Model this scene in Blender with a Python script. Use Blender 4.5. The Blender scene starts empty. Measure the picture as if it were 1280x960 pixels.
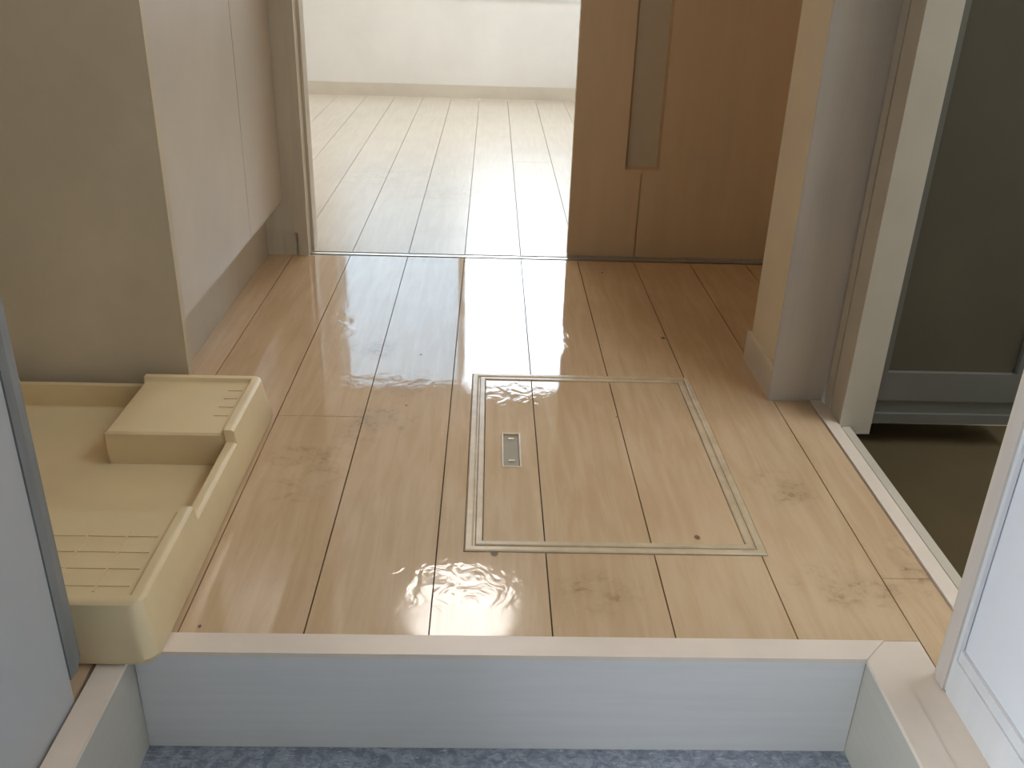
import bpy, bmesh, math, random
from mathutils import Matrix, Vector

random.seed(7)
scene = bpy.context.scene
COL = scene.collection

# ------------------------------------------------------------------ camera
FPX, PITCH, YAW, ROLL, CAM_X, CAM_H = 1152.95, 0.44514, 0.031543, 0.032827, 0.06353, 0.76304
fw = Vector((math.sin(YAW) * math.cos(PITCH), math.cos(YAW) * math.cos(PITCH), -math.sin(PITCH)))
rt = fw.cross(Vector((0, 0, 1))).normalized()
up = rt.cross(fw)
rt, up = rt * math.cos(ROLL) + up * math.sin(ROLL), up * math.cos(ROLL) - rt * math.sin(ROLL)
cam_data = bpy.data.cameras.new('camera')
cam_data.sensor_width = 36.0
cam_data.lens = FPX / 1280.0 * 36.0
cam_data.clip_start = 0.02
cam = bpy.data.objects.new('camera', cam_data)
COL.objects.link(cam)
M = Matrix((rt, up, -fw)).transposed().to_4x4()
M.translation = Vector((CAM_X, 0.0, CAM_H))
cam.matrix_world = M
scene.camera = cam

# ------------------------------------------------------------------ sky, portals, exposure
world = bpy.data.worlds.new('overcast_sky')
scene.world = world
world.use_nodes = True
bg = world.node_tree.nodes['Background']
bg.inputs['Color'].default_value = (0.79, 0.885, 1.0, 1)      # even overcast daylight
bg.inputs['Strength'].default_value = 11.0


def portal(name, loc, rot, sx, sy):
    d = bpy.data.lights.new(name, 'AREA')
    d.shape = 'RECTANGLE'
    d.size, d.size_y = sx, sy
    d.cycles.is_portal = True
    o = bpy.data.objects.new(name, d)
    o.location, o.rotation_euler = loc, rot
    COL.objects.link(o)


portal('window_portal', (-0.09, 5.30, 1.15), (math.radians(-90), 0, 0), 1.5, 1.34)
portal('room_window_portal', (1.26, 4.56, 1.0), (0, math.radians(90), 0), 1.9, 1.0)
portal('entrance_portal', (-0.445, 0.14, 0.85), (0, math.radians(-90), 0), 2.0, 0.66)

vs = scene.view_settings
vs.view_transform = 'Standard'
vs.look = 'None'
vs.exposure = 0.0
vs.gamma = 1.0
vs.use_curve_mapping = False


# ------------------------------------------------------------------ materials
def new_mat(name):
    m = bpy.data.materials.new(name)
    m.use_nodes = True
    nt = m.node_tree
    return m, nt, nt.nodes['Principled BSDF']


def N(nt, kind, **kw):
    n = nt.nodes.new(kind)
    for k, v in kw.items():
        if k.startswith('in_'):
            n.inputs[k[3:]].default_value = v
        else:
            setattr(n, k, v)
    return n


def mix_col(nt, fac, a, b, blend='MIX'):
    n = nt.nodes.new('ShaderNodeMix')
    n.data_type = 'RGBA'
    n.blend_type = blend
    for sock, v in ((n.inputs[0], fac), (n.inputs[6], a), (n.inputs[7], b)):
        if isinstance(v, bpy.types.NodeSocket):
            nt.links.new(v, sock)
        elif isinstance(v, (int, float)):
            sock.default_value = v
        else:
            sock.default_value = (*v, 1) if len(v) == 3 else v
    return n.outputs[2]


def math_n(nt, op, a, b=None, c=None, clamp=False):
    n = nt.nodes.new('ShaderNodeMath')
    n.operation = op
    n.use_clamp = clamp
    for i, v in enumerate((a, b, c)):
        if v is None:
            continue
        if isinstance(v, bpy.types.NodeSocket):
            nt.links.new(v, n.inputs[i])
        else:
            n.inputs[i].default_value = v
    return n.outputs[0]


def remap(nt, v, a, b, c=0.0, d=1.0, smooth=True):
    n = nt.nodes.new('ShaderNodeMapRange')
    n.interpolation_type = 'SMOOTHSTEP' if smooth else 'LINEAR'
    nt.links.new(v, n.inputs[0])
    for i, x in enumerate((a, b, c, d)):
        n.inputs[i + 1].default_value = x
    return n.outputs[0]


def noise(nt, vec, scale, detail=3.0, rough=0.5, dist=0.0, stretch=None):
    if stretch:
        mp = nt.nodes.new('ShaderNodeMapping')
        mp.inputs['Scale'].default_value = stretch
        nt.links.new(vec, mp.inputs['Vector'])
        vec = mp.outputs['Vector']
    n = nt.nodes.new('ShaderNodeTexNoise')
    n.inputs['Scale'].default_value = scale
    n.inputs['Detail'].default_value = detail
    n.inputs['Roughness'].default_value = rough
    n.inputs['Distortion'].default_value = dist
    nt.links.new(vec, n.inputs['Vector'])
    return n.outputs['Fac']


def pos(nt):
    return nt.nodes.new('ShaderNodeNewGeometry').outputs['Position']


def blob(nt, P, x, y, r0, r1, sx=1.0, sy=1.0):
    """1 inside a soft-edged spot on the floor, 0 outside."""
    v = nt.nodes.new('ShaderNodeVectorMath')
    v.operation = 'SUBTRACT'
    nt.links.new(P, v.inputs[0])
    v.inputs[1].default_value = (x, y, 0)
    s = nt.nodes.new('ShaderNodeVectorMath')
    s.operation = 'MULTIPLY'
    nt.links.new(v.outputs[0], s.inputs[0])
    s.inputs[1].default_value = (1 / sx, 1 / sy, 0)
    l = nt.nodes.new('ShaderNodeVectorMath')
    l.operation = 'LENGTH'
    nt.links.new(s.outputs[0], l.inputs[0])
    return remap(nt, l.outputs['Value'], r0, r1, 1.0, 0.0)


def plain(name, col, rough=0.5, spec=0.5, var=0.06, vscale=4.0, bump=0.0, bscale=200.0, stretch=None, metallic=0.0, coat=0.0):
    m, nt, b = new_mat(name)
    P = pos(nt)
    f = noise(nt, P, vscale, 4.0, 0.6, 0.2, stretch)
    c2 = tuple(max(0, c * (1 - var * 2.2)) for c in col)
    c1 = tuple(min(1, c * (1 + var)) for c in col)
    nt.links.new(mix_col(nt, remap(nt, f, 0.3, 0.7), c2, c1), b.inputs['Base Color'])
    b.inputs['Roughness'].default_value = rough
    b.inputs['Specular IOR Level'].default_value = spec
    b.inputs['Metallic'].default_value = metallic
    b.inputs['Coat Weight'].default_value = coat
    if bump:
        bn = N(nt, 'ShaderNodeBump')
        bn.inputs['Strength'].default_value = bump
        bn.inputs['Distance'].default_value = 0.001
        nt.links.new(noise(nt, P, bscale, 3.0, 0.6, 0, stretch), bn.inputs['Height'])
        nt.links.new(bn.outputs['Normal'], b.inputs['Normal'])
    return m


def floor_material(name, light, dark, r0=0.03, r1=0.07, bump=0.7, dirt_amt=1.0):
    m, nt, b = new_mat(name)
    P = pos(nt)
    rnd = nt.nodes.new('ShaderNodeObjectInfo').outputs['Random']
    grain = noise(nt, P, 6.0, 5.0, 0.62, 0.6, (9.0, 0.8, 1.0))
    fine = noise(nt, P, 40.0, 3.0, 0.6, 0.0, (8.0, 0.5, 1.0))
    cloud = noise(nt, P, 3.2, 3.0, 0.5, 0.3)
    g = math_n(nt, 'ADD', math_n(nt, 'MULTIPLY', grain, 0.6), math_n(nt, 'MULTIPLY', cloud, 0.4))
    col = mix_col(nt, remap(nt, g, 0.36, 0.64), dark, light)
    col = mix_col(nt, math_n(nt, 'MULTIPLY', remap(nt, fine, 0.55, 0.75), 0.10), col, tuple(c * 0.7 for c in dark))
    col = mix_col(nt, math_n(nt, 'MULTIPLY', rnd, 0.12), col, tuple(c * 0.85 for c in dark))
    # scuffs and old foot marks
    sc = noise(nt, P, 55.0, 5.0, 0.65, 0.8)
    sc2 = noise(nt, P, 17.0, 3.0, 0.6, 0.5)
    scm = math_n(nt, 'MULTIPLY', remap(nt, sc, 0.48, 0.68), remap(nt, sc2, 0.40, 0.62))
    soft = remap(nt, sc2, 0.30, 0.70)
    tot = None
    marks = ((0.215, 0.965, 0.085, 0.9, 0.8), (0.55, 0.985, 0.10, 1.1, 0.7), (0.535, 1.235, 0.085, 0.9, 1.0),
             (-0.13, 1.43, 0.11, 1.0, 1.0), (-0.10, 1.60, 0.10, 1.2, 0.9), (-0.17, 1.75, 0.08, 1.0, 0.9), (0.66, 1.04, 0.08, 0.5, 1.2),
             (-0.22, 1.27, 0.10, 1.0, 1.3), (-0.06, 2.62, 0.14, 1.2, 0.7), (0.0, 3.05, 0.35, 1.4, 0.8), (-0.3, 3.3, 0.3, 1.0, 1.0), (0.45, 2.9, 0.25, .7, 1.2))
    for x, y, r, sx, sy in marks:
        k = blob(nt, P, x, y, r * 0.15, r, sx, sy)
        tot = k if tot is None else math_n(nt, 'MAXIMUM', tot, k)
    dirt = math_n(nt, 'MULTIPLY', tot, math_n(nt, 'ADD', math_n(nt, 'MULTIPLY', scm, 0.55), math_n(nt, 'MULTIPLY', soft, 0.22)), clamp=True)
    dirt = math_n(nt, 'MULTIPLY', dirt, dirt_amt)
    col = mix_col(nt, dirt, col, (dark[0] * .45, dark[1] * .38, dark[2] * .33))
    # pin-sized dents and specks
    specks = None
    for x, y, r in ((0.447, 1.845, 0.006), (0.372, 1.098, 0.0055), (0.08, 1.053, 0.007), (0.30, 1.47, 0.002), (0.36, 2.28, 0.004), (-0.07, 1.73, 0.004),
                    (-0.08, 1.50, 0.003), (-0.28, 0.895, 0.003)):
        k = blob(nt, P, x, y, r * 0.5, r, 1.0, 1.4)
        specks = k if specks is None else math_n(nt, 'MAXIMUM', specks, k)
    col = mix_col(nt, math_n(nt, 'MULTIPLY', specks, 0.8), col, (0.08, 0.06, 0.05))
    nt.links.new(col, b.inputs['Base Color'])
    # worn wax: the gloss varies from place to place
    gl = noise(nt, P, 5.0, 3.0, 0.5, 0.5)
    r = math_n(nt, 'ADD', remap(nt, gl, 0.35, 0.7, r0, r1), math_n(nt, 'MULTIPLY', dirt, 0.25))
    r = math_n(nt, 'ADD', r, math_n(nt, 'MULTIPLY', blob(nt, P, 0.04, 0.95, 0.05, 0.16, 1.2, 0.8), 0.06))
    nt.links.new(r, b.inputs['Roughness'])
    b.inputs['IOR'].default_value = 1.5
    # hardened wax waves
    wave = noise(nt, P, 34.0, 2.0, 0.5, 1.2, (1.0, 0.8, 1.0))
    small = noise(nt, P, 9.0, 1.0, 0.4, 0.0)
    wm = None
    for x, y, rr, sx, sy in ((0.03, 1.00, 0.13, 1.2, 0.8), (0.11, 1.55, 0.11, 1.0, 0.8), (-0.14, 1.60, 0.12, 1.6, 0.6), (-0.25, 1.9, 0.10, 0.8, 1.6), (0.26, 1.8, .07, .7, 2.0), (.12, 1.34, .07, .8, 1.3)):
        k = blob(nt, P, x, y, rr * 0.3, rr, sx, sy)
        wm = k if wm is None else math_n(nt, 'MAXIMUM', wm, k)
    h = math_n(nt, 'ADD', math_n(nt, 'MULTIPLY', math_n(nt, 'MULTIPLY', wave, wm), 0.5), math_n(nt, 'MULTIPLY', small, 0.06))
    bn = N(nt, 'ShaderNodeBump')
    bn.inputs['Strength'].default_value = bump
    bn.inputs['Distance'].default_value = 0.002
    nt.links.new(h, bn.inputs['Height'])
    if bump > 0:
        nt.links.new(bn.outputs['Normal'], b.inputs['Normal'])
    return m


MAT = {}
MAT['plank'] = floor_material('waxed_beige_floor', (0.63, 0.455, 0.285), (0.555, 0.385, 0.222))
MAT['room_plank'] = floor_material('worn_brightened_floor', (0.73, 0.63, 0.505), (0.65, 0.55, 0.43), 0.30, 0.30, 0.0, 0.4)  # same flooring as the hall, the room's brightness put into its paler colour
MAT['groove'] = plain('dark_groove', (0.10, 0.075, 0.05), 0.9, 0.2)
MAT['trim'] = plain('cream_edge_trim', (0.78, 0.67, 0.55), 0.32, 0.5, 0.03, 8.0, stretch=(1, 1, 1))
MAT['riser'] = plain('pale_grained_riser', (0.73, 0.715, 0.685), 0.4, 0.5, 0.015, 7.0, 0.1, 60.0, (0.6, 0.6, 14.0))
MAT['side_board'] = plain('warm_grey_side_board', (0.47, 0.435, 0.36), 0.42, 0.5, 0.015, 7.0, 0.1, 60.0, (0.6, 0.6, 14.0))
MAT['wall'] = plain('off_white_wallpaper', (0.74, 0.69, 0.59), 0.75, 0.3, 0.02, 3.0, 0.25, 260.0)
MAT['wall_dim'] = plain('aged_cream_wallboard', (0.60, 0.50, 0.345), 0.6, 0.35, 0.05, 3.0, 0.12, 220.0)
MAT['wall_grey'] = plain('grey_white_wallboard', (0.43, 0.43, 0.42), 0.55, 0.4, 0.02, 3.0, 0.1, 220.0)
MAT['wall_cool'] = plain('cool_white_wallboard', (0.73, 0.725, 0.735), 0.6, 0.4, 0.02, 3.0, 0.12, 220.0)
MAT['casing_far'] = plain('shaded_grey_casing', (0.58, 0.52, 0.455), 0.42, 0.5, 0.03, 5.0, stretch=(4, 4, .5))  # darker copy of the casing, weaker entrance light put into its colour
MAT['wall_warm'] = plain('warm_cream_wallpaper', (0.74, 0.62, 0.44), 0.7, 0.3, 0.02, 3.0, 0.2, 240.0)
MAT['room_wall'] = plain('white_room_wallpaper', (0.82, 0.765, 0.695), 0.8, 0.25, 0.02, 3.0, 0.3, 260.0)
MAT['ceiling'] = plain('white_ceiling_paper', (0.8, 0.78, 0.73), 0.85, 0.2, 0.01)
MAT['base'] = plain('cream_baseboard', (0.67, 0.585, 0.47), 0.45, 0.4, 0.03)
MAT['casing'] = plain('white_casing', (0.70, 0.69, 0.68), 0.42, 0.5, 0.03, 5.0, stretch=(4, 4, .5))
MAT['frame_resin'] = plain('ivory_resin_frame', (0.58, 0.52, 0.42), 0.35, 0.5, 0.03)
MAT['door'] = plain('cream_wood_door', (0.74, 0.56, 0.35), 0.42, 0.5, 0.02, 4.0, stretch=(5, 5, .5))
MAT['door_edge'] = plain('warm_door_edging', (0.56, 0.40, 0.235), 0.45, 0.4, 0.03)
MAT['jamb'] = plain('beige_wood_jamb', (0.66, 0.58, 0.44), 0.42, 0.45, 0.05, 4.0, stretch=(6, 6, .5))
MAT['cab'] = plain('cream_white_cabinet_panel', (0.54, 0.455, 0.345), 0.36, 0.5, 0.035, 3.0)
MAT['cab_kick'] = plain('cream_toe_kick', (0.54, 0.45, 0.32), 0.45, 0.5, 0.04)
MAT['pan'] = plain('ivory_abs_plastic', (0.76, 0.60, 0.345), 0.36, 0.5, 0.03, 5.0)
MAT['pan_mark'] = plain('soiled_pan_groove', (0.50, 0.40, 0.24), 0.6, 0.3, 0.2, 60.0)
MAT['hatch'] = plain('beige_hatch_frame', (0.60, 0.47, 0.305), 0.25, 0.5, 0.05, 30.0)
MAT['hatch_tab'] = plain('taupe_pull_tab', (0.36, 0.295, 0.205), 0.6, 0.5, 0.03)
MAT['alu'] = plain('brushed_aluminium', (0.62, 0.60, 0.57), 0.35, 0.5, 0.03, metallic=1.0)
MAT['chrome'] = plain('chrome', (0.85, 0.85, 0.83), 0.12, 0.5, 0.0, metallic=1.0)
MAT['edge_strip'] = plain('slate_grey_edge_strip', (0.20, 0.205, 0.20), 0.55, 0.4, 0.06, 8.0, stretch=(3, 3, .6))
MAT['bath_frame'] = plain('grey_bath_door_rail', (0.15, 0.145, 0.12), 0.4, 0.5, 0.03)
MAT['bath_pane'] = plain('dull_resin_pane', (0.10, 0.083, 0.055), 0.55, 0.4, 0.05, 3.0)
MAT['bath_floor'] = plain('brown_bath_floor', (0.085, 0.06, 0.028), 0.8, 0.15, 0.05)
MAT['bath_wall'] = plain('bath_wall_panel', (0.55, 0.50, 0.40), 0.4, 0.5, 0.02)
MAT['sash'] = plain('white_window_sash', (0.78, 0.78, 0.76), 0.4, 0.5, 0.01)
MAT['concrete'] = plain('grey_concrete', (0.42, 0.41, 0.39), 0.85, 0.2, 0.06, 2.0)
MAT['entry_door'] = plain('darkened_entry_surface', (0.16, 0.14, 0.12), 0.45, 0.4, 0.02)  # kept dark so the unseen entrance end bounces less light


def entry_floor_material():
    m, nt, b = new_mat('blue_grey_flecked_vinyl')
    P = pos(nt)
    f = noise(nt, P, 60.0, 4.0, 0.7, 1.0)
    g = noise(nt, P, 160.0, 2.0, 0.6, 0.4, (0.5, 2.0, 1.0))
    col = mix_col(nt, remap(nt, f, 0.35, 0.65), (0.18, 0.20, 0.24), (0.35, 0.375, 0.42))
    col = mix_col(nt, math_n(nt, 'MULTIPLY', remap(nt, g, 0.60, 0.70), 0.6), col, (0.60, 0.64, 0.70))
    col = mix_col(nt, math_n(nt, 'MULTIPLY', remap(nt, g, 0.40, 0.30), 0.6), col, (0.10, 0.12, 0.16))
    nt.links.new(col, b.inputs['Base Color'])
    b.inputs['Roughness'].default_value = 0.5
    bn = N(nt, 'ShaderNodeBump')
    bn.inputs['Strength'].default_value = 0.4
    bn.inputs['Distance'].default_value = 0.001
    nt.links.new(f, bn.inputs['Height'])
    nt.links.new(bn.outputs['Normal'], b.inputs['Normal'])
    return m


MAT['entry_floor'] = entry_floor_material()


def pane_material(name, frosted):
    m = bpy.data.materials.new(name)
    m.use_nodes = True
    nt = m.node_tree
    nt.nodes.clear()
    out = N(nt, 'ShaderNodeOutputMaterial')
    if frosted:
        tr = N(nt, 'ShaderNodeBsdfTranslucent')
        tr.inputs['Color'].default_value = (0.64, 0.73, 0.78, 1)
        df = N(nt, 'ShaderNodeBsdfDiffuse')
        df.inputs['Color'].default_value = (0.8, 0.85, 0.86, 1)
        mx = N(nt, 'ShaderNodeMixShader')
        mx.inputs[0].default_value = 0.15
        nt.links.new(tr.outputs[0], mx.inputs[1])
        nt.links.new(df.outputs[0], mx.inputs[2])
    else:
        tp = N(nt, 'ShaderNodeBsdfTransparent')
        tp.inputs['Color'].default_value = (0.95, 0.97, 0.97, 1)
        gl = N(nt, 'ShaderNodeBsdfGlossy')
        gl.inputs['Roughness'].default_value = 0.02
        fr = N(nt, 'ShaderNodeFresnel')
        fr.inputs['IOR'].default_value = 1.45
        mx = N(nt, 'ShaderNodeMixShader')
        nt.links.new(fr.outputs[0], mx.inputs[0])
        nt.links.new(tp.outputs[0], mx.inputs[1])
        nt.links.new(gl.outputs[0], mx.inputs[2])
    nt.links.new(mx.outputs[0], out.inputs[0])
    return m


MAT['frosted'] = pane_material('frosted_window_glass', True)
MAT['clear'] = pane_material('clear_window_glass', False)


def slit_glass():
    m, nt, b = new_mat('frosted_slit_glass')
    P = pos(nt)
    nt.links.new(mix_col(nt, noise(nt, P, 30.0, 3.0), (0.56, 0.48, 0.345), (0.62, 0.535, 0.385)), b.inputs['Base Color'])
    b.inputs['Roughness'].default_value = 0.35
    return m


MAT['slit'] = slit_glass()


def emit_mat(name, col, s):
    m = bpy.data.materials.new(name)
    m.use_nodes = True
    nt = m.node_tree
    nt.nodes.clear()
    out = N(nt, 'ShaderNodeOutputMaterial')
    e = N(nt, 'ShaderNodeEmission')
    e.inputs['Color'].default_value = (*col, 1)
    e.inputs['Strength'].default_value = s
    nt.links.new(e.outputs[0], out.inputs[0])
    return m


MAT['lamp'] = emit_mat('lit_lamp_shade', (1.0, 0.95, 0.90), 18.5)


# ------------------------------------------------------------------ mesh helpers
def add_box(bm, x0, x1, y0, y1, z0, z1):
    v = [bm.verts.new((x, y, z)) for z in (z0, z1) for y in (y0, y1) for x in (x0, x1)]
    for f in ((0, 2, 3, 1), (4, 5, 7, 6), (0, 1, 5, 4), (2, 6, 7, 3), (0, 4, 6, 2), (1, 3, 7, 5)):
        bm.faces.new([v[i] for i in f])


def add_prism(bm, pts, z0, z1):
    """vertical prism over a floor outline given counter-clockwise"""
    lo = [bm.verts.new((x, y, z0)) for x, y in pts]
    hi = [bm.verts.new((x, y, z1)) for x, y in pts]
    n = len(pts)
    bm.faces.new(list(reversed(lo)))
    bm.faces.new(hi)
    for i in range(n):
        j = (i + 1) % n
        bm.faces.new((lo[i], lo[j], hi[j], hi[i]))


def add_ring(bm, x0, x1, y0, y1, prof):
    """closed section swept round a rectangle; prof = [(inset, z)...]"""
    rings = []
    for d, z in prof:
        rings.append([bm.verts.new(p) for p in ((x0 + d, y0 + d, z), (x1 - d, y0 + d, z), (x1 - d, y1 - d, z), (x0 + d, y1 - d, z))])
    n = len(prof)
    for i in range(n):
        a, b = rings[i], rings[(i + 1) % n]
        for k in range(4):
            l = (k + 1) % 4
            bm.faces.new((a[k], a[l], b[l], b[k]))


def bevel(bm, w, seg=2, test=None):
    es = [e for e in bm.edges if len(e.link_faces) == 2 and e.calc_face_angle() > 0.5 and (test is None or test(e))]
    bmesh.ops.bevel(bm, geom=es, offset=w, offset_type='OFFSET', segments=seg, profile=0.5, affect='EDGES', clamp_overlap=True)


def obj(name, bm, mat, parent=None, loc=(0, 0, 0), smooth=False):
    """bm is in world metres; the object's origin is put at loc"""
    bmesh.ops.recalc_face_normals(bm, faces=bm.faces)
    if loc != (0, 0, 0):
        bmesh.ops.translate(bm, vec=-Vector(loc), verts=bm.verts)
    me = bpy.data.meshes.new(name)
    bm.to_mesh(me)
    bm.free()
    for p in me.polygons:
        p.use_smooth = smooth
    me.materials.append(mat if not isinstance(mat, str) else MAT[mat])
    o = bpy.data.objects.new(name, me)
    COL.objects.link(o)
    o.location = loc
    if parent:
        o.parent = parent
        o.location = Vector(loc) - parent.location
    return o


def box(name, mat, x0, x1, y0, y1, z0, z1, parent=None, bev=0.0, seg=2):
    bm = bmesh.new()
    add_box(bm, x0, x1, y0, y1, z0, z1)
    if bev:
        bevel(bm, bev, seg)
    return obj(name, bm, mat, parent, ((x0 + x1) / 2, (y0 + y1) / 2, z0), smooth=False)


def boxes(name, mat, lst, parent=None):
    bm = bmesh.new()
    for b in lst:
        add_box(bm, *b)
    return obj(name, bm, mat, parent)


def empty(name, loc=(0, 0, 0)):
    o = bpy.data.objects.new(name, None)
    o.empty_display_size = 0.05
    o.location = loc
    COL.objects.link(o)
    return o


def tag(o, label, cat, kind=None, group=None):
    o['label'] = label
    o['category'] = cat
    if kind:
        o['kind'] = kind
    if group:
        o['group'] = group
    return o


# ------------------------------------------------------------------ main measures (metres, floor of the hall is z = 0)
W = 0.1515            # plank width
CEIL = 2.40
STEP_Y = 0.848        # front of the step
NOSE_Y = 0.882        # back of the step's edge strip
TRACK_Y0, TRACK_Y1 = 2.376, 2.406
WELL_L, WELL_R = -0.345, 0.527
ENTRY_Z = -0.15
HX0, HX1, HY0, HY1 = 0.038, 0.463, 1.056, 1.640      # floor hatch
PX0, PX1, PY0, PY1 = -0.945, -0.305, 0.820, 1.452    # washing machine pan
FAR_Y = 5.20
RX0, RX1 = -1.75, 1.15
GAP = 0.0009

# ------------------------------------------------------------------ floors
floor = boxes('floor', 'groove', [(-0.97, HX0 + 0.004, NOSE_Y + .001, 2.383, -0.06, -0.012), (HX1 - 0.004, 0.690, NOSE_Y + .001, 2.383, -0.06, -0.012),
                                  (HX0 + 0.004, HX1 - 0.004, NOSE_Y + .001, HY0 + 0.004, -0.06, -0.012), (HX0 + 0.004, HX1 - 0.004, HY1 - 0.004, 2.383, -0.06, -0.012),
                                  (0.690, 1.14, 1.735, 2.383, -0.06, -0.012),
                                  (0.558, 0.606, -0.60, 0.80, -0.06, -0.012), (0.558, 0.690, 0.80, NOSE_Y + .001, -0.06, -0.012), (-0.97, -0.382, 0.775, NOSE_Y + .001, -0.06, -0.012)])
tag(floor, 'glossy beige plank floor of the hallway between the step and the sliding door', 'floor', 'structure')


def plank(pts, parent, mat='plank', z1=0.0, z0=-0.0115):
    bm = bmesh.new()
    add_prism(bm, pts, z0, z1)
    bevel(bm, 0.0006, 1, lambda e: all(abs(v.co.z - z1) < 1e-6 for v in e.verts))
    xs = [p[0] for p in pts]
    ys = [p[1] for p in pts]
    return obj('plank', bm, mat, parent, ((min(xs) + max(xs)) / 2, (min(ys) + max(ys)) / 2, z0))


def rect(x0, x1, y0, y1):
    return [(x0 + GAP, y0 + GAP * .6), (x1 - GAP, y0 + GAP * .6), (x1 - GAP, y1 - GAP * .6), (x0 + GAP, y1 - GAP * .6)]


Y0, Y1 = NOSE_Y, TRACK_Y0 - 0.001
C0 = 0.001
# beside and behind the washing machine pan
plank(rect(-0.97, -3 * W, 1.475, Y1), floor)
plank([(-0.97, 0.806), (-0.44, 0.806), (-0.44, 0.774), (-0.383, 0.774), (-0.383, NOSE_Y), (-2 * W - GAP, NOSE_Y), (-2 * W - GAP, 1.44), (-0.97, 1.44)], floor)
plank(rect(-3 * W, -2 * W, 1.44, Y1), floor)
plank(rect(-2 * W, -W, Y0, 1.452), floor)
plank(rect(-2 * W, -W, 1.452, Y1), floor)
plank(rect(-W, 0, Y0, Y1), floor)
# the plank with the hatch cut out of its right side
plank([(GAP, Y0 + GAP), (W - GAP, Y0 + GAP), (W - GAP, HY0 - C0), (HX0 - C0, HY0 - C0), (HX0 - C0, HY1 + C0), (W - GAP, HY1 + C0), (W - GAP, Y1), (GAP, Y1)], floor)
for k in (1, 2):
    plank(rect(k * W, (k + 1) * W, Y0, HY0 - C0), floor)
    plank(rect(k * W, (k + 1) * W, HY1 + C0, Y1), floor)
# the next plank runs on along the right edge of the well
plank([(3 * W + GAP, Y0 + GAP), (4 * W - GAP, Y0 + GAP), (4 * W - GAP, Y1), (3 * W + GAP, Y1), (3 * W + GAP, HY1 + C0), (HX1 + C0, HY1 + C0),
       (HX1 + C0, HY0 - C0), (3 * W + GAP, HY0 - C0)], floor)
plank([(0.5615, -0.60), (0.5995, -0.60), (0.5995, 0.798), (0.6005, 0.8005), (4 * W - GAP, 0.8205), (4 * W - GAP, Y0 + GAP * .4), (0.5615, Y0 + GAP * .4)], floor, 'trim')
plank(rect(4 * W, 0.674, 0.80, 1.008), floor)
plank(rect(4 * W, 0.674, 1.008, 1.548), floor)
plank(rect(4 * W, 5 * W, 1.745, Y1), floor)
plank(rect(5 * W, 6 * W, 1.745, Y1), floor)
plank(rect(6 * W, 1.14, 1.745, Y1), floor)

room_floor = boxes('floor_room', 'groove', [(RX0, RX1, TRACK_Y1 + 0.001, FAR_Y, -0.06, -0.012)])
tag(room_floor, 'bright beige plank floor of the room beyond the sliding door', 'floor', 'structure')
joints = {-4: 3.9, -3: 3.2, -2: 4.3, -1: 4.05, 0: 4.1, 1: 3.6, 2: 4.5, 3: 3.1}
k = -11
while k * W < RX1 - 0.02:
    a, b = max(RX0, k * W), min(RX1, (k + 1) * W)
    j = joints.get(k, 3.2 + (k * 0.73) % 1.4)
    plank(rect(a, b, TRACK_Y1 + 0.001, j), room_floor, 'room_plank')
    plank(rect(a, b, j, FAR_Y), room_floor, 'room_plank')
    k += 1

o = box('floor_entrance', 'entry_floor', -0.44, 0.62, -0.90, STEP_Y + 0.01, ENTRY_Z - 0.05, ENTRY_Z)
tag(o, 'blue-grey flecked vinyl floor of the sunken entrance', 'floor', 'structure')
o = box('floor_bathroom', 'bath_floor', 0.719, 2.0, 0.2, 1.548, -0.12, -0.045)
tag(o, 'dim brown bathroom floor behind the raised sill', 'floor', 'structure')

# ------------------------------------------------------------------ step, edge strips
step = empty('trim_1', (0.1, STEP_Y, ENTRY_Z))
tag(step, 'pale step up from the entrance with a cream edge strip', 'step', 'structure')
box('riser', 'riser', WELL_L, WELL_R, STEP_Y + 0.0008, STEP_Y + 0.02, ENTRY_Z, -0.0048, step)
bm = bmesh.new()
add_prism(bm, [(-0.38, STEP_Y), (WELL_R, STEP_Y), (0.561, NOSE_Y), (-0.38, NOSE_Y)], -0.0045, 0.0015)
bevel(bm, 0.002, 2, lambda e: all(v.co.z > 0 for v in e.verts))
obj('edge_strip', bm, 'trim', step, (0.1, STEP_Y, -0.012))

side = empty('trim_2', (0.54, 0.1, ENTRY_Z))
tag(side, 'cream edged side of the entrance well along the right wall', 'step', 'structure')
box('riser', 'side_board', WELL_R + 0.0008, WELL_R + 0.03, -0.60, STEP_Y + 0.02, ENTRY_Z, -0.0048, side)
bm = bmesh.new()
add_prism(bm, [(WELL_R, -0.60), (0.561, -0.60), (0.561, NOSE_Y - 0.0006), (WELL_R, STEP_Y - 0.0006)], -0.0045, 0.0015)
bevel(bm, 0.002, 2, lambda e: all(v.co.z > 0 for v in e.verts))
obj('edge_strip', bm, 'trim', side, (0.54, 0.1, -0.012))

side = empty('trim_3', (-0.36, 0.1, ENTRY_Z))
tag(side, 'cream edged side of the entrance well along the left wall', 'step', 'structure')
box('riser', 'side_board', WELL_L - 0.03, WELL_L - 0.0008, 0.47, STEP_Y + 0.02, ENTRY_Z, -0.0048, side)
bm = bmesh.new()
add_prism(bm, [(-0.3775, 0.47), (WELL_L, 0.47), (WELL_L, STEP_Y - 0.0006), (-0.3775, STEP_Y - 0.0006)], -0.0045, 0.0015)
bevel(bm, 0.002, 2, lambda e: all(v.co.z > 0 for v in e.verts))
obj('edge_strip', bm, 'trim', side, (-0.36, 0.1, -0.012))

# ------------------------------------------------------------------ walls
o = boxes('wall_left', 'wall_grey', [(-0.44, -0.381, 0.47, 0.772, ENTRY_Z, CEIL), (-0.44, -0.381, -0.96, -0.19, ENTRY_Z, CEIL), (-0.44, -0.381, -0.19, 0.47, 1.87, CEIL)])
tag(o, 'plain grey-white end of the left entrance wall', 'wall', 'structure')
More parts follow.
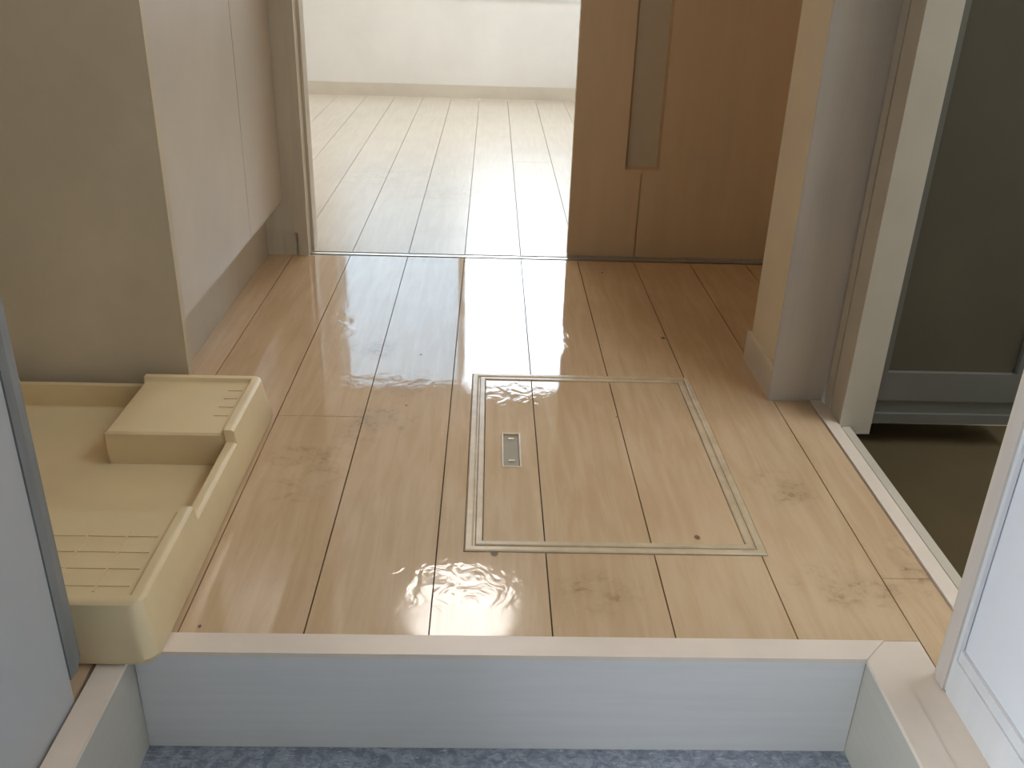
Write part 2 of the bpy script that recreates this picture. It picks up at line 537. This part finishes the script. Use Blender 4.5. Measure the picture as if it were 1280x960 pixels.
# bevelled corner strip that stops short of the floor
bm = bmesh.new()
add_prism(bm, [(-0.44, 0.773), (-0.3795, 0.773), (-0.3785, 0.786), (-0.3850, 0.8105), (-0.44, 0.814)], 0.028, CEIL)
bevel(bm, 0.002, 1, lambda e: True)
strip = obj('trim_4', bm, 'edge_strip', None, (-0.41, 0.79, 0.028))
tag(strip, 'slate grey corner strip on the end of the left entrance wall', 'trim', 'structure')
o = box('wall_niche', 'wall', -1.03, -0.44, 0.755, 0.80, 0, CEIL)
tag(o, 'short wall closing the washing machine niche on the entrance side', 'wall', 'structure')
o = box('wall_niche_side', 'wall', -1.03, -0.972, 0.80, 2.37, 0, CEIL)
tag(o, 'outer wall to the left of the washing machine pan', 'wall', 'structure')
bm = bmesh.new()
add_box(bm, -0.972, -0.456, 1.474, 1.494, 0, CEIL)
bevel(bm, 0.0015, 2)
o = obj('wall_partition', bm, 'wall_dim', None, (-0.7, 1.48, 0))
tag(o, 'tan-grey partition standing behind the washing machine pan', 'wall', 'structure')

o = box('wall_right', 'wall_cool', 0.606, 0.70, -0.90, 0.80, ENTRY_Z, CEIL)
tag(o, 'bluish white entrance wall on the right', 'wall', 'structure')
bb = empty('baseboard_right', (0.60, 0.1, 0))
tag(bb, 'white baseboard with a grooved top along the right entrance wall', 'baseboard', 'structure')
box('board', 'casing', 0.599, 0.606, -0.60, 0.7955, 0.0, 0.050, bb, 0.0015)
box('cap', 'casing', 0.6015, 0.606, -0.60, 0.7955, 0.050, 0.064, bb, 0.0015)

wb = box('wall_bathroom', 'wall_warm', 0.605, 2.0, 1.553, 1.735, -0.12, CEIL)
tag(wb, 'end of the bathroom wall, warm cream on its hallway side', 'wall', 'structure')
bm = bmesh.new()
add_box(bm, 0.597, 0.605, 1.556, 1.743, 0, 0.062)
add_box(bm, 0.605, 1.14, 1.735, 1.743, 0, 0.062)
bevel(bm, 0.0015, 1)
o = obj('baseboard_bathroom', bm, 'base', None, (0.6, 1.65, 0))
tag(o, 'low cream baseboard round the foot of the bathroom wall', 'baseboard', 'structure')
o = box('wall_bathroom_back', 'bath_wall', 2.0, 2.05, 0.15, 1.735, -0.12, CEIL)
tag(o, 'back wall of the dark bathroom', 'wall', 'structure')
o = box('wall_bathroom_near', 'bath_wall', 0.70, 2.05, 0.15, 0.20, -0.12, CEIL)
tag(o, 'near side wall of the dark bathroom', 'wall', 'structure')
o = box('wall_hall_right', 'wall', 1.14, 1.20, 1.735, 2.45, 0, CEIL)
tag(o, 'hallway wall to the right of the sliding door', 'wall', 'structure')

# wall with the sliding door
o = boxes('wall_middle', 'wall', [(RX0, -0.437, 2.378, 2.50, 0, CEIL), (1.05, RX1, 2.45, 2.50, 0, CEIL), (-0.437, 1.05, 2.40, 2.50, 2.02, CEIL)])
tag(o, 'wall beside and above the sliding door opening', 'wall', 'structure')
o = box('baseboard_middle', 'jamb', -0.53, -0.446, 2.372, 2.378, 0, 0.060, None, 0.001)
tag(o, 'short cream baseboard between the cabinet and the door jamb', 'baseboard', 'structure')
jamb = empty('trim_5', (-0.42, 2.42, 0))
tag(jamb, 'beige wooden door jamb at the left of the bright opening', 'door jamb', 'structure')
box('jamb_board', 'jamb', -0.437, -0.412, 2.366, 2.50, 0, 2.02, jamb, 0.002)
box('architrave', 'jamb', -0.530, -0.437, 2.368, 2.378, 0.0605, 2.05, jamb, 0.001)
box('door_stop', 'jamb', -0.412, -0.405, 2.41, 2.45, 0.0, 2.02, jamb, 0.001)
box('head_board', 'jamb', -0.437, 1.05, 2.395, 2.50, 1.995, 2.02, jamb, 0.001)

# far room shell
WX0, WX1, WZ0, WZ1 = -0.84, 0.66, 0.520, 1.81
fw_ = boxes('wall_far', 'room_wall', [(RX0, WX0, FAR_Y, FAR_Y + 0.12, 0, CEIL), (WX1, RX1, FAR_Y, FAR_Y + 0.12, 0, CEIL),
                                      (WX0, WX1, FAR_Y, FAR_Y + 0.12, 0, WZ0), (WX0, WX1, FAR_Y, FAR_Y + 0.12, WZ1, CEIL)])
tag(fw_, 'pale cream far wall of the bright room', 'wall', 'structure')
o = box('baseboard_far', 'base', RX0, RX1, FAR_Y - 0.008, FAR_Y, 0, 0.066, None, 0.001)
tag(o, 'beige baseboard along the far wall of the bright room', 'baseboard', 'structure')
o = box('wall_room_left', 'room_wall', RX0 - 0.08, RX0, 2.378, FAR_Y + 0.12, 0, CEIL)
tag(o, 'left side wall of the bright room', 'wall', 'structure')
o = boxes('wall_room_right', 'room_wall', [(RX1, RX1 + 0.12, 2.45, 4.05, 0, CEIL), (RX1, RX1 + 0.12, 5.05, FAR_Y + 0.12, 0, CEIL), (RX1, RX1 + 0.12, 4.05, 5.05, 1.95, CEIL)])
tag(o, 'right side wall of the bright room', 'wall', 'structure')
o = box('ceiling', 'ceiling', RX0 - 0.08, RX1 + 0.12, -0.96, FAR_Y + 0.12, CEIL, CEIL + 0.1)
tag(o, 'plain white ceiling over the hallway and the room', 'ceiling', 'structure')

# window in the far wall
win = empty('window_1', (-0.09, FAR_Y + 0.04, WZ0))
tag(win, 'two-sash sliding window in the far wall, its left sash frosted', 'window', 'structure')


def frame_bars(x0, x1, z0, z1, y0, y1, t):
    return [(x0, x1, y0, y1, z0, z0 + t), (x0, x1, y0, y1, z1 - t, z1), (x0, x0 + t, y0, y1, z0 + t, z1 - t), (x1 - t, x1, y0, y1, z0 + t, z1 - t)]


boxes('window_frame', 'sash', frame_bars(WX0, WX1, WZ0, WZ1, FAR_Y + 0.0, FAR_Y + 0.10, 0.022), win)
for (a, b, y, mat) in ((WX0 + 0.022, -0.07, FAR_Y + 0.06, 'frosted'), (-0.11, WX1 - 0.022, FAR_Y + 0.025, 'clear')):
    s = boxes('sash', 'sash', frame_bars(a, b, WZ0 + 0.022, WZ1 - 0.022, y, y + 0.022, 0.035), win)
    p = box('pane', mat, a + 0.035, b - 0.035, y + 0.009, y + 0.013, WZ0 + 0.057, WZ1 - 0.057)
    p.parent = s
box('window_sill', 'sash', WX0 - 0.02, WX1 + 0.02, FAR_Y - 0.012, FAR_Y, WZ0 - 0.018, WZ0, win, 0.002)

w2 = empty('window_2', (RX1 + 0.05, 4.2, 0))
tag(w2, 'full-height balcony window in the right wall of the far room', 'window', 'structure')
boxes('window_frame', 'sash', [(RX1 + .02, RX1 + .10, 4.05, 5.05, 0, .03), (RX1 + .02, RX1 + .10, 4.05, 5.05, 1.92, 1.95), (RX1 + .02, RX1 + .10, 4.05, 4.08, .03, 1.92), (RX1 + .02, RX1 + .10, 5.02, 5.05, .03, 1.92)], w2)
for a, b, x in ((4.08, 4.58, RX1 + .065), (4.54, 5.02, RX1 + .03)):
    s = boxes('sash', 'sash', [(x, x + .025, a, b, .03, .09), (x, x + .025, a, b, 1.87, 1.92), (x, x + .025, a, a + .04, .09, 1.87), (x, x + .025, b - .04, b, .09, 1.87)], w2)
    p = box('pane', 'clear', x + .010, x + .014, a + .04, b - .04, .09, 1.87)
    p.parent = s

# entrance: closed end wall, open front door in the left wall, landing outside it
o = box('wall_entrance', 'entry_door', -0.44, 0.70, -0.96, -0.90, ENTRY_Z, CEIL)
tag(o, 'end wall of the entrance behind the viewer', 'wall', 'structure')
o = box('floor_landing', 'concrete', -1.9, -0.44, -1.2, 0.75, ENTRY_Z - 0.2, ENTRY_Z - 0.01)
tag(o, 'concrete landing outside the front door', 'floor', 'structure')
o = box('door_3', 'entry_door', -1.10, -0.445, -0.235, -0.195, ENTRY_Z, 1.86)
tag(o, 'dark steel front door swung open onto the landing', 'door', 'structure')
o = box('ground', 'concrete', -40, 40, -40, 40, -6.2, -6.0)
tag(o, 'grey ground far below outside', 'ground', 'structure')
o = boxes('wall_balcony', 'room_wall', [(-2.2, 2.6, 6.35, 6.45, -0.3, 0.98), (-2.2, 2.6, FAR_Y + 0.12, 6.45, -0.35, -0.15)])
tag(o, 'pale balcony parapet outside the far window', 'wall', 'structure')

# ------------------------------------------------------------------ sliding door and its rail
DX0, DX1, DY0, DY1 = 0.277, 1.09, 2.408, 2.440
door = empty('door_1', (0.68, DY0, 0))
tag(door, 'cream sliding door half open, with a narrow frosted glass slit', 'door', 'structure')
SX0, SX1, SZ0, SZ1 = 0.416, 0.505, 0.240, 1.75
boxes('core', 'door_edge', [(DX0 + .001, SX0, DY0 + 0.004, DY1, 0.004, 1.99), (SX1, DX1 - .001, DY0 + 0.004, DY1, 0.004, 1.99),
                       (SX0, SX1, DY0 + 0.004, DY1, 0.004, SZ0), (SX0, SX1, DY0 + 0.004, DY1, SZ1, 1.99)], door)


def front_panel(pts):
    bm = bmesh.new()
    lo = [bm.verts.new((x, DY0, z)) for x, z in pts]
    hi = [bm.verts.new((x, DY0 + 0.004, z)) for x, z in pts]
    n = len(pts)
    bm.faces.new(lo)
    bm.faces.new(list(reversed(hi)))
    for i in range(n):
        j = (i + 1) % n
        bm.faces.new((lo[i], hi[i], hi[j], lo[j]))
    return obj('door_panel', bm, 'door', door, (pts[0][0], DY0, pts[0][1]))


G = 0.0022
front_panel([(DX0, 0.004), (0.460 - G, 0.004), (0.460 - G, 0.226), (0.460, 0.230), (0.460, SZ0), (SX0, SZ0), (SX0, SZ1), (0.460, SZ1), (0.460, 1.99), (DX0, 1.99)])
front_panel([(DX1, 0.004), (DX1, 1.99), (0.4605, 1.99), (0.4605, SZ1), (SX1, SZ1), (SX1, SZ0), (0.4605, SZ0), (0.4605, 0.230), (0.460 + G, 0.226), (0.460 + G, 0.004)])
bm = bmesh.new()
sx0, sx1, sz0, sz1 = SX0 + .0002, SX1 - .0002, SZ0 + .0002, SZ1 - .0002
prev = []
for d, y in ((0.0, DY0 + 0.0002), (0.006, DY0 + 0.012), (0.006, DY0 + 0.016), (0.0, DY0 + 0.016)):
    prev.append([bm.verts.new(v) for v in ((sx0 + d, y, sz0 + d), (sx1 - d, y, sz0 + d), (sx1 - d, y, sz1 - d), (sx0 + d, y, sz1 - d))])
for i in range(4):
    a, b = prev[i], prev[(i + 1) % 4]
    for q in range(4):
        bm.faces.new((a[q], a[(q + 1) % 4], b[(q + 1) % 4], b[q]))
obj('slit_frame', bm, 'door_edge', door)
box('glass_pane', 'slit', SX0 + 0.0062, SX1 - 0.0062, DY0 + 0.0125, DY0 + 0.0165, SZ0 + .0062, SZ1 - .0062, door)

rail = empty('trim_6', (0.3, TRACK_Y0, -0.012))
tag(rail, 'thin metal floor rail of the sliding door', 'rail', 'structure')
box('rail_bed', 'groove', -0.412, 1.05, TRACK_Y0 - 0.001, TRACK_Y1 + 0.001, -0.012, -0.006, rail)
box('rail_bar', 'alu', -0.412, 1.05, TRACK_Y0 + 0.0075, TRACK_Y1 - 0.0085, -0.006, 0.0005, rail, 0.001)

# ------------------------------------------------------------------ bathroom doorway
cas = empty('trim_7', (0.60, 1.55, 0))
tag(cas, 'grey-white casing and ribbed frame at the far side of the bathroom doorway', 'door frame', 'structure')
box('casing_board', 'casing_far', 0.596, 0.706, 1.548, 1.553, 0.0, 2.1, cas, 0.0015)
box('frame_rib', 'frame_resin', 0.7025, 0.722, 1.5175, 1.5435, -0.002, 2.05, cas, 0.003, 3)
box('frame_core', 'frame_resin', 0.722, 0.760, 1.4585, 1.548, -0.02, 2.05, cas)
bm = bmesh.new()
add_box(bm, 0.700, 0.7365, 1.4525, 1.5065, -0.002, 2.05)
bevel(bm, 0.009, 4, lambda e: abs(e.verts[0].co.z - e.verts[1].co.z) > 1)
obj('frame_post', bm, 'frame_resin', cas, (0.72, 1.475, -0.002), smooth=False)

cas = empty('trim_8', (0.60, 0.82, 0))
tag(cas, 'white casing on the near side of the bathroom doorway', 'door frame', 'structure')
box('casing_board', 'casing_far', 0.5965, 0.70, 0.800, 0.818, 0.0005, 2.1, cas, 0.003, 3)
box('casing_lip', 'casing', 0.5995, 0.6045, 0.794, 0.800, 0.002, 2.1, cas, 0.0015)
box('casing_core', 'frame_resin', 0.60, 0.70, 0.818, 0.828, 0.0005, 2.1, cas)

sill = empty('trim_9', (0.69, 1.1, -0.01))
tag(sill, 'pale sill strips in the bathroom doorway', 'sill', 'structure')
box('sill_strip', 'trim', 0.6755, 0.6985, 0.828, 1.5475, -0.012, 0.003, sill, 0.0015)
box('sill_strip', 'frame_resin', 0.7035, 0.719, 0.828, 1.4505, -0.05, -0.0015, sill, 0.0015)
o = boxes('wall_over_bathroom', 'wall', [(0.61, 0.70, 0.828, 1.553, 2.1, CEIL)])
tag(o, 'wall over the bathroom doorway', 'wall', 'structure')

bd = empty('door_2', (0.88, 1.47, 0))
tag(bd, 'folded bathroom door with a dark resin pane and grey rails', 'door', 'structure')
BX0, BX1 = 0.762, 1.03
box('bottom_rail', 'bath_frame', BX0, BX1, 1.468, 1.490, 0.044, 0.099, bd, 0.002)
box('rail_groove', 'bath_frame', BX0, BX1, 1.474, 1.488, 0.018, 0.044, bd)
box('seal_rail', 'bath_frame', BX0, BX1, 1.466, 1.490, 0.000, 0.018, bd, 0.002)
box('stile', 'bath_frame', BX0, BX0 + 0.012, 1.468, 1.490, 0.0992, 1.95, bd)
box('stile', 'bath_frame', 1.005, BX1, 1.468, 1.490, 0.0992, 1.95, bd, 0.002)
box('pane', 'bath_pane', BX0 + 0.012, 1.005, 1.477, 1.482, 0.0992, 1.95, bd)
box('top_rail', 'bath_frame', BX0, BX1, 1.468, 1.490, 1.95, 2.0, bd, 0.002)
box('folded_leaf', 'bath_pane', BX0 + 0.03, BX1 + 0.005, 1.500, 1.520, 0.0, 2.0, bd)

# ------------------------------------------------------------------ storage cabinet on the left
cab = empty('storage_cabinet', (-0.7, 1.93, 0))
tag(cab, 'cream storage cabinet with plain door panels and a recessed toe kick by the left wall', 'cabinet')
box('body', 'cab', -0.965, -0.489, 1.496, 2.3665, 0.147, 0.85, cab)
box('toe_kick', 'cab_kick', -0.965, -0.520, 1.496, 2.371, 0, 0.147, cab)
box('door', 'cab', -0.489, -0.470, 1.497, 2.0195, 0.148, 0.83, cab, 0.0015)
box('door', 'cab', -0.489, -0.470, 2.0225, 2.3660, 0.148, 0.83, cab, 0.0015)

# ------------------------------------------------------------------ washing machine pan
def pan_mesh():
    LX, LY = PX1 - PX0, PY1 - PY0
    RIM, HI, LOW, FLOOR_Z, TOP = 0.016, 0.084, 0.064, 0.020, 0.0765
    CX, CY = 0.205, 0.207          # size of the raised corners
    def lines(L, C):
        s = [0, .003, .006, .010, RIM - .003, RIM, RIM + .003, .022, .026, .03, C - .004, C, C + .003]
        s = s + [L - v for v in s]
        n = 10
        a, b = C + .02, L - C - .02
        s += [a + (b - a) * i / n for i in range(n + 1)]
        s += [.03 + (C - .04) * i / 6 for i in range(1, 6)]
        s += [L - (.03 + (C - .04) * i / 6) for i in range(1, 6)]
        return sorted(set(round(v, 5) for v in s))
    xs, ys = lines(LX, CX), lines(LY, CY)
    def h(x, y):
        dx, dy = min(x, LX - x), min(y, LY - y)
        d = min(dx, dy)
        corner = dx <= CX + 1e-6 and dy <= CY + 1e-6
        if d <= RIM + 1e-6:
            top = HI if corner else LOW
            if d < .0029:
                return top - .003
            if d < .0059:
                return top - .0007
            return top
        if corner:
            e = max(dx - CX, dy - CY)
            if d <= RIM + .0031:
                return TOP + .001
            if e > -.0039:
                return TOP - .003
            return TOP
        e = max(dx - CX, dy - CY)
        if dx <= CX + .0031 and dy <= CY + .0031:
            return FLOOR_Z + .0015
        if d <= RIM + .0031:
            return FLOOR_Z + .002
        return FLOOR_Z
    R = 0.020
    def rnd(x, y):
        """square plan to rounded corners"""
        sx, sy = (1 if x > LX / 2 else -1), (1 if y > LY / 2 else -1)
        u = (x if sx < 0 else LX - x)
        v = (y if sy < 0 else LY - y)
        if u < R and v < R:
            a, b = (R - u) / R, (R - v) / R
            a, b = a * math.sqrt(1 - b * b / 2), b * math.sqrt(1 - a * a / 2)
            u, v = R - a * R, R - b * R
        return (u if sx < 0 else LX - u), (v if sy < 0 else LY - v)
    cx, cy = LX / 2, LY / 2
    def place(x, y, z, inset):
        x, y = rnd(x, y)
        kx, ky = 1 - 2 * inset / LX, 1 - 2 * inset / LY
        return (PX0 + cx + (x - cx) * kx, PY0 + cy + (y - cy) * ky, z)
    bm = bmesh.new()
    DRAFT = 0.013
    grid = [[bm.verts.new(place(x, y, h(x, y), DRAFT * h(x, y) / HI)) for x in xs] for y in ys]
    for j in range(len(ys) - 1):
        for i in range(len(xs) - 1):
            bm.faces.new((grid[j][i], grid[j][i + 1], grid[j + 1][i + 1], grid[j + 1][i]))
    nx, ny = len(xs), len(ys)
    loop = [(0, i) for i in range(nx)] + [(j, nx - 1) for j in range(1, ny)] + [(ny - 1, i) for i in range(nx - 2, -1, -1)] + [(j, 0) for j in range(ny - 2, 0, -1)]
    prev = [grid[j][i] for j, i in loop]
    for z, ins in ((0.045, 0.013 * .045 / HI), (0.012, 0.0015), (0.004, 0.004), (0.0005, 0.009)):
        cur = [bm.verts.new(place(xs[i], ys[j], z, ins)) for j, i in loop]
        for a in range(len(loop)):
            b = (a + 1) % len(loop)
            bm.faces.new((prev[b], prev[a], cur[a], cur[b]))
        prev = cur
    bm.faces.new(list(reversed(prev)))
    return bm


pan = empty('washing_machine_pan', ((PX0 + PX1) / 2, (PY0 + PY1) / 2, 0.0))
tag(pan, 'ivory plastic washing machine drip pan with raised corners on the hallway floor', 'drip pan')
tray = obj('tray', pan_mesh(), 'pan', pan, ((PX0 + PX1) / 2, (PY0 + PY1) / 2, 0.0), smooth=True)
tray.data.materials[0] = MAT['pan']
md = tray.modifiers.new('edges', 'EDGE_SPLIT')
md.split_angle = math.radians(32)
# ribs moulded into the two corner platforms
for y in (0.872, 0.905, 0.938, 0.971):
    box('rib', 'pan', -0.490, -0.345, y, y + 0.0035, 0.0766, 0.0777, pan)
for x in (-0.385, -0.435):
    box('rib', 'pan', x, x + 0.0035, 0.862, 0.985, 0.0766, 0.0775, pan)
for y in (1.300, 1.330, 1.360, 1.390):
    box('rib', 'pan', -0.365, -0.342, y, y + 0.003, 0.0766, 0.0777, pan)

# ------------------------------------------------------------------ floor hatch
hatch = empty('floor_hatch', ((HX0 + HX1) / 2, (HY0 + HY1) / 2, -0.012))
tag(hatch, 'rectangular underfloor hatch with a beige double frame set into the planks', 'floor hatch')
box('hatch_base', 'groove', HX0 + .003, HX1 - .003, HY0 + .003, HY1 - .003, -0.055, -0.0125, hatch)  # base added to stop light leaking up through the hatch gaps
bm = bmesh.new()
add_ring(bm, HX0, HX1, HY0, HY1, [(0, -0.012), (0, 0.0012), (0.002, 0.0026), (0.0095, 0.0026), (0.0115, 0.0015), (0.0122, -0.0005), (0.0145, -0.0005), (0.0145, -0.012)])
obj('outer_frame', bm, 'hatch', hatch, ((HX0 + HX1) / 2, (HY0 + HY1) / 2, -0.012))
IX0, IX1, IY0, IY1 = HX0 + 0.0148, HX1 - 0.0148, HY0 + 0.0148, HY1 - 0.0148
bm = bmesh.new()
add_ring(bm, IX0, IX1, IY0, IY1, [(0, -0.012), (0, 0.0008), (0.0015, 0.0022), (0.0088, 0.0022), (0.0104, 0.001), (0.0108, -0.012)])
obj('inner_frame', bm, 'hatch', hatch, ((HX0 + HX1) / 2, (HY0 + HY1) / 2, -0.012))
KX0, KX1, KY0, KY1 = IX0 + 0.0106, IX1 - 0.0106, IY0 + 0.0106, IY1 - 0.0106
ax0, ax1, ay0, ay1 = 0.0945, 0.1225, 1.288, 1.398
# the plank with the pull let into it is made of a closed outline round the cut-out
bm = bmesh.new()
out = rect(KX0, W, KY0, KY1)
inn = [(ax0, ay0), (ax1, ay0), (ax1, ay1), (ax0, ay1)]
for z, flip in ((0.0, False), (-0.0115, True)):
    pass
lo = [bm.verts.new((x, y, -0.0115)) for x, y in out]; hi = [bm.verts.new((x, y, 0)) for x, y in out]
ilo = [bm.verts.new((x, y, -0.0115)) for x, y in inn]; ihi = [bm.verts.new((x, y, 0)) for x, y in inn]
for i in range(4):
    j = (i + 1) % 4
    bm.faces.new((lo[i], lo[j], hi[j], hi[i]))
    bm.faces.new((ilo[j], ilo[i], ihi[i], ihi[j]))
    bm.faces.new((hi[i], hi[j], ihi[j], ihi[i]))
    bm.faces.new((lo[j], lo[i], ilo[i], ilo[j]))
obj('plank', bm, 'plank', hatch, ((KX0 + W) / 2, (KY0 + KY1) / 2, -0.0115))
plank(rect(W, 2 * W, KY0, KY1), hatch)
plank(rect(2 * W, KX1, KY0, KY1), hatch)
bm = bmesh.new()
add_ring(bm, ax0 - 0.003, ax1 + 0.003, ay0 - 0.003, ay1 + 0.003, [(0, 0.0001), (0.001, 0.0013), (0.004, 0.0013), (0.0045, -0.006), (0.0035, -0.006), (0.0032, 0.0001)])
handle = obj('handle', bm, 'hatch', hatch, (0.1085, 1.343, 0))
box('pull_tab', 'hatch_tab', ax0 + 0.0016, ax1 - 0.0016, ay0 + 0.0016, ay1 - 0.0016, -0.008, -0.0022, None, 0.001).parent = handle
bpy.data.objects['pull_tab'].location -= handle.location + hatch.location
for y in (1.306, 1.380):
    c = box('chrome_pin', 'chrome', 0.1035, 0.1135, y, y + 0.004, -0.0022, 0.0004, None, 0.001)
    c.location -= handle.location + hatch.location
    c.parent = handle

# ------------------------------------------------------------------ far room ceiling lamp, added hall fill lamp
def ceiling_lamp(x, y, r, drop, mat, label):
    t = empty('ceiling_lamp', (x, y, CEIL))
    tag(t, label, 'lamp')
    n = 40
    for name, m, prof in (('base', MAT['sash'], ((r + .02, -.0005), (r + .02, -.02), (r * .6, -.0205))),
                          ('shade', mat, ((r, -.021), (r, -.021 - drop * .4), (r * .88, -.021 - drop * .85), (r * .55, -.021 - drop)))):
        bm = bmesh.new()
        rings = [[bm.verts.new((x + q * math.cos(2 * math.pi * i / n), y + q * math.sin(2 * math.pi * i / n), CEIL + z)) for i in range(n)] for q, z in prof]
        for a, b in zip(rings, rings[1:]):
            for i in range(n):
                bm.faces.new((a[i], a[(i + 1) % n], b[(i + 1) % n], b[i]))
        bm.faces.new(rings[0])
        bm.faces.new(list(reversed(rings[-1])))
        obj(name, bm, m, t, (x, y, CEIL - 0.02))
    return t


ceiling_lamp(-0.04, 3.82, 0.27, 0.07, MAT['lamp'], 'large round white ceiling lamp lit in the far room')
ceiling_lamp(0.20, 1.95, 0.10, 0.05, emit_mat('warm_fill_glow', (1.0, 0.60, 0.30), 24.0), 'small warm fill lamp added unseen over the hallway')  # unseen lamp added to warm and brighten the depth of the hall
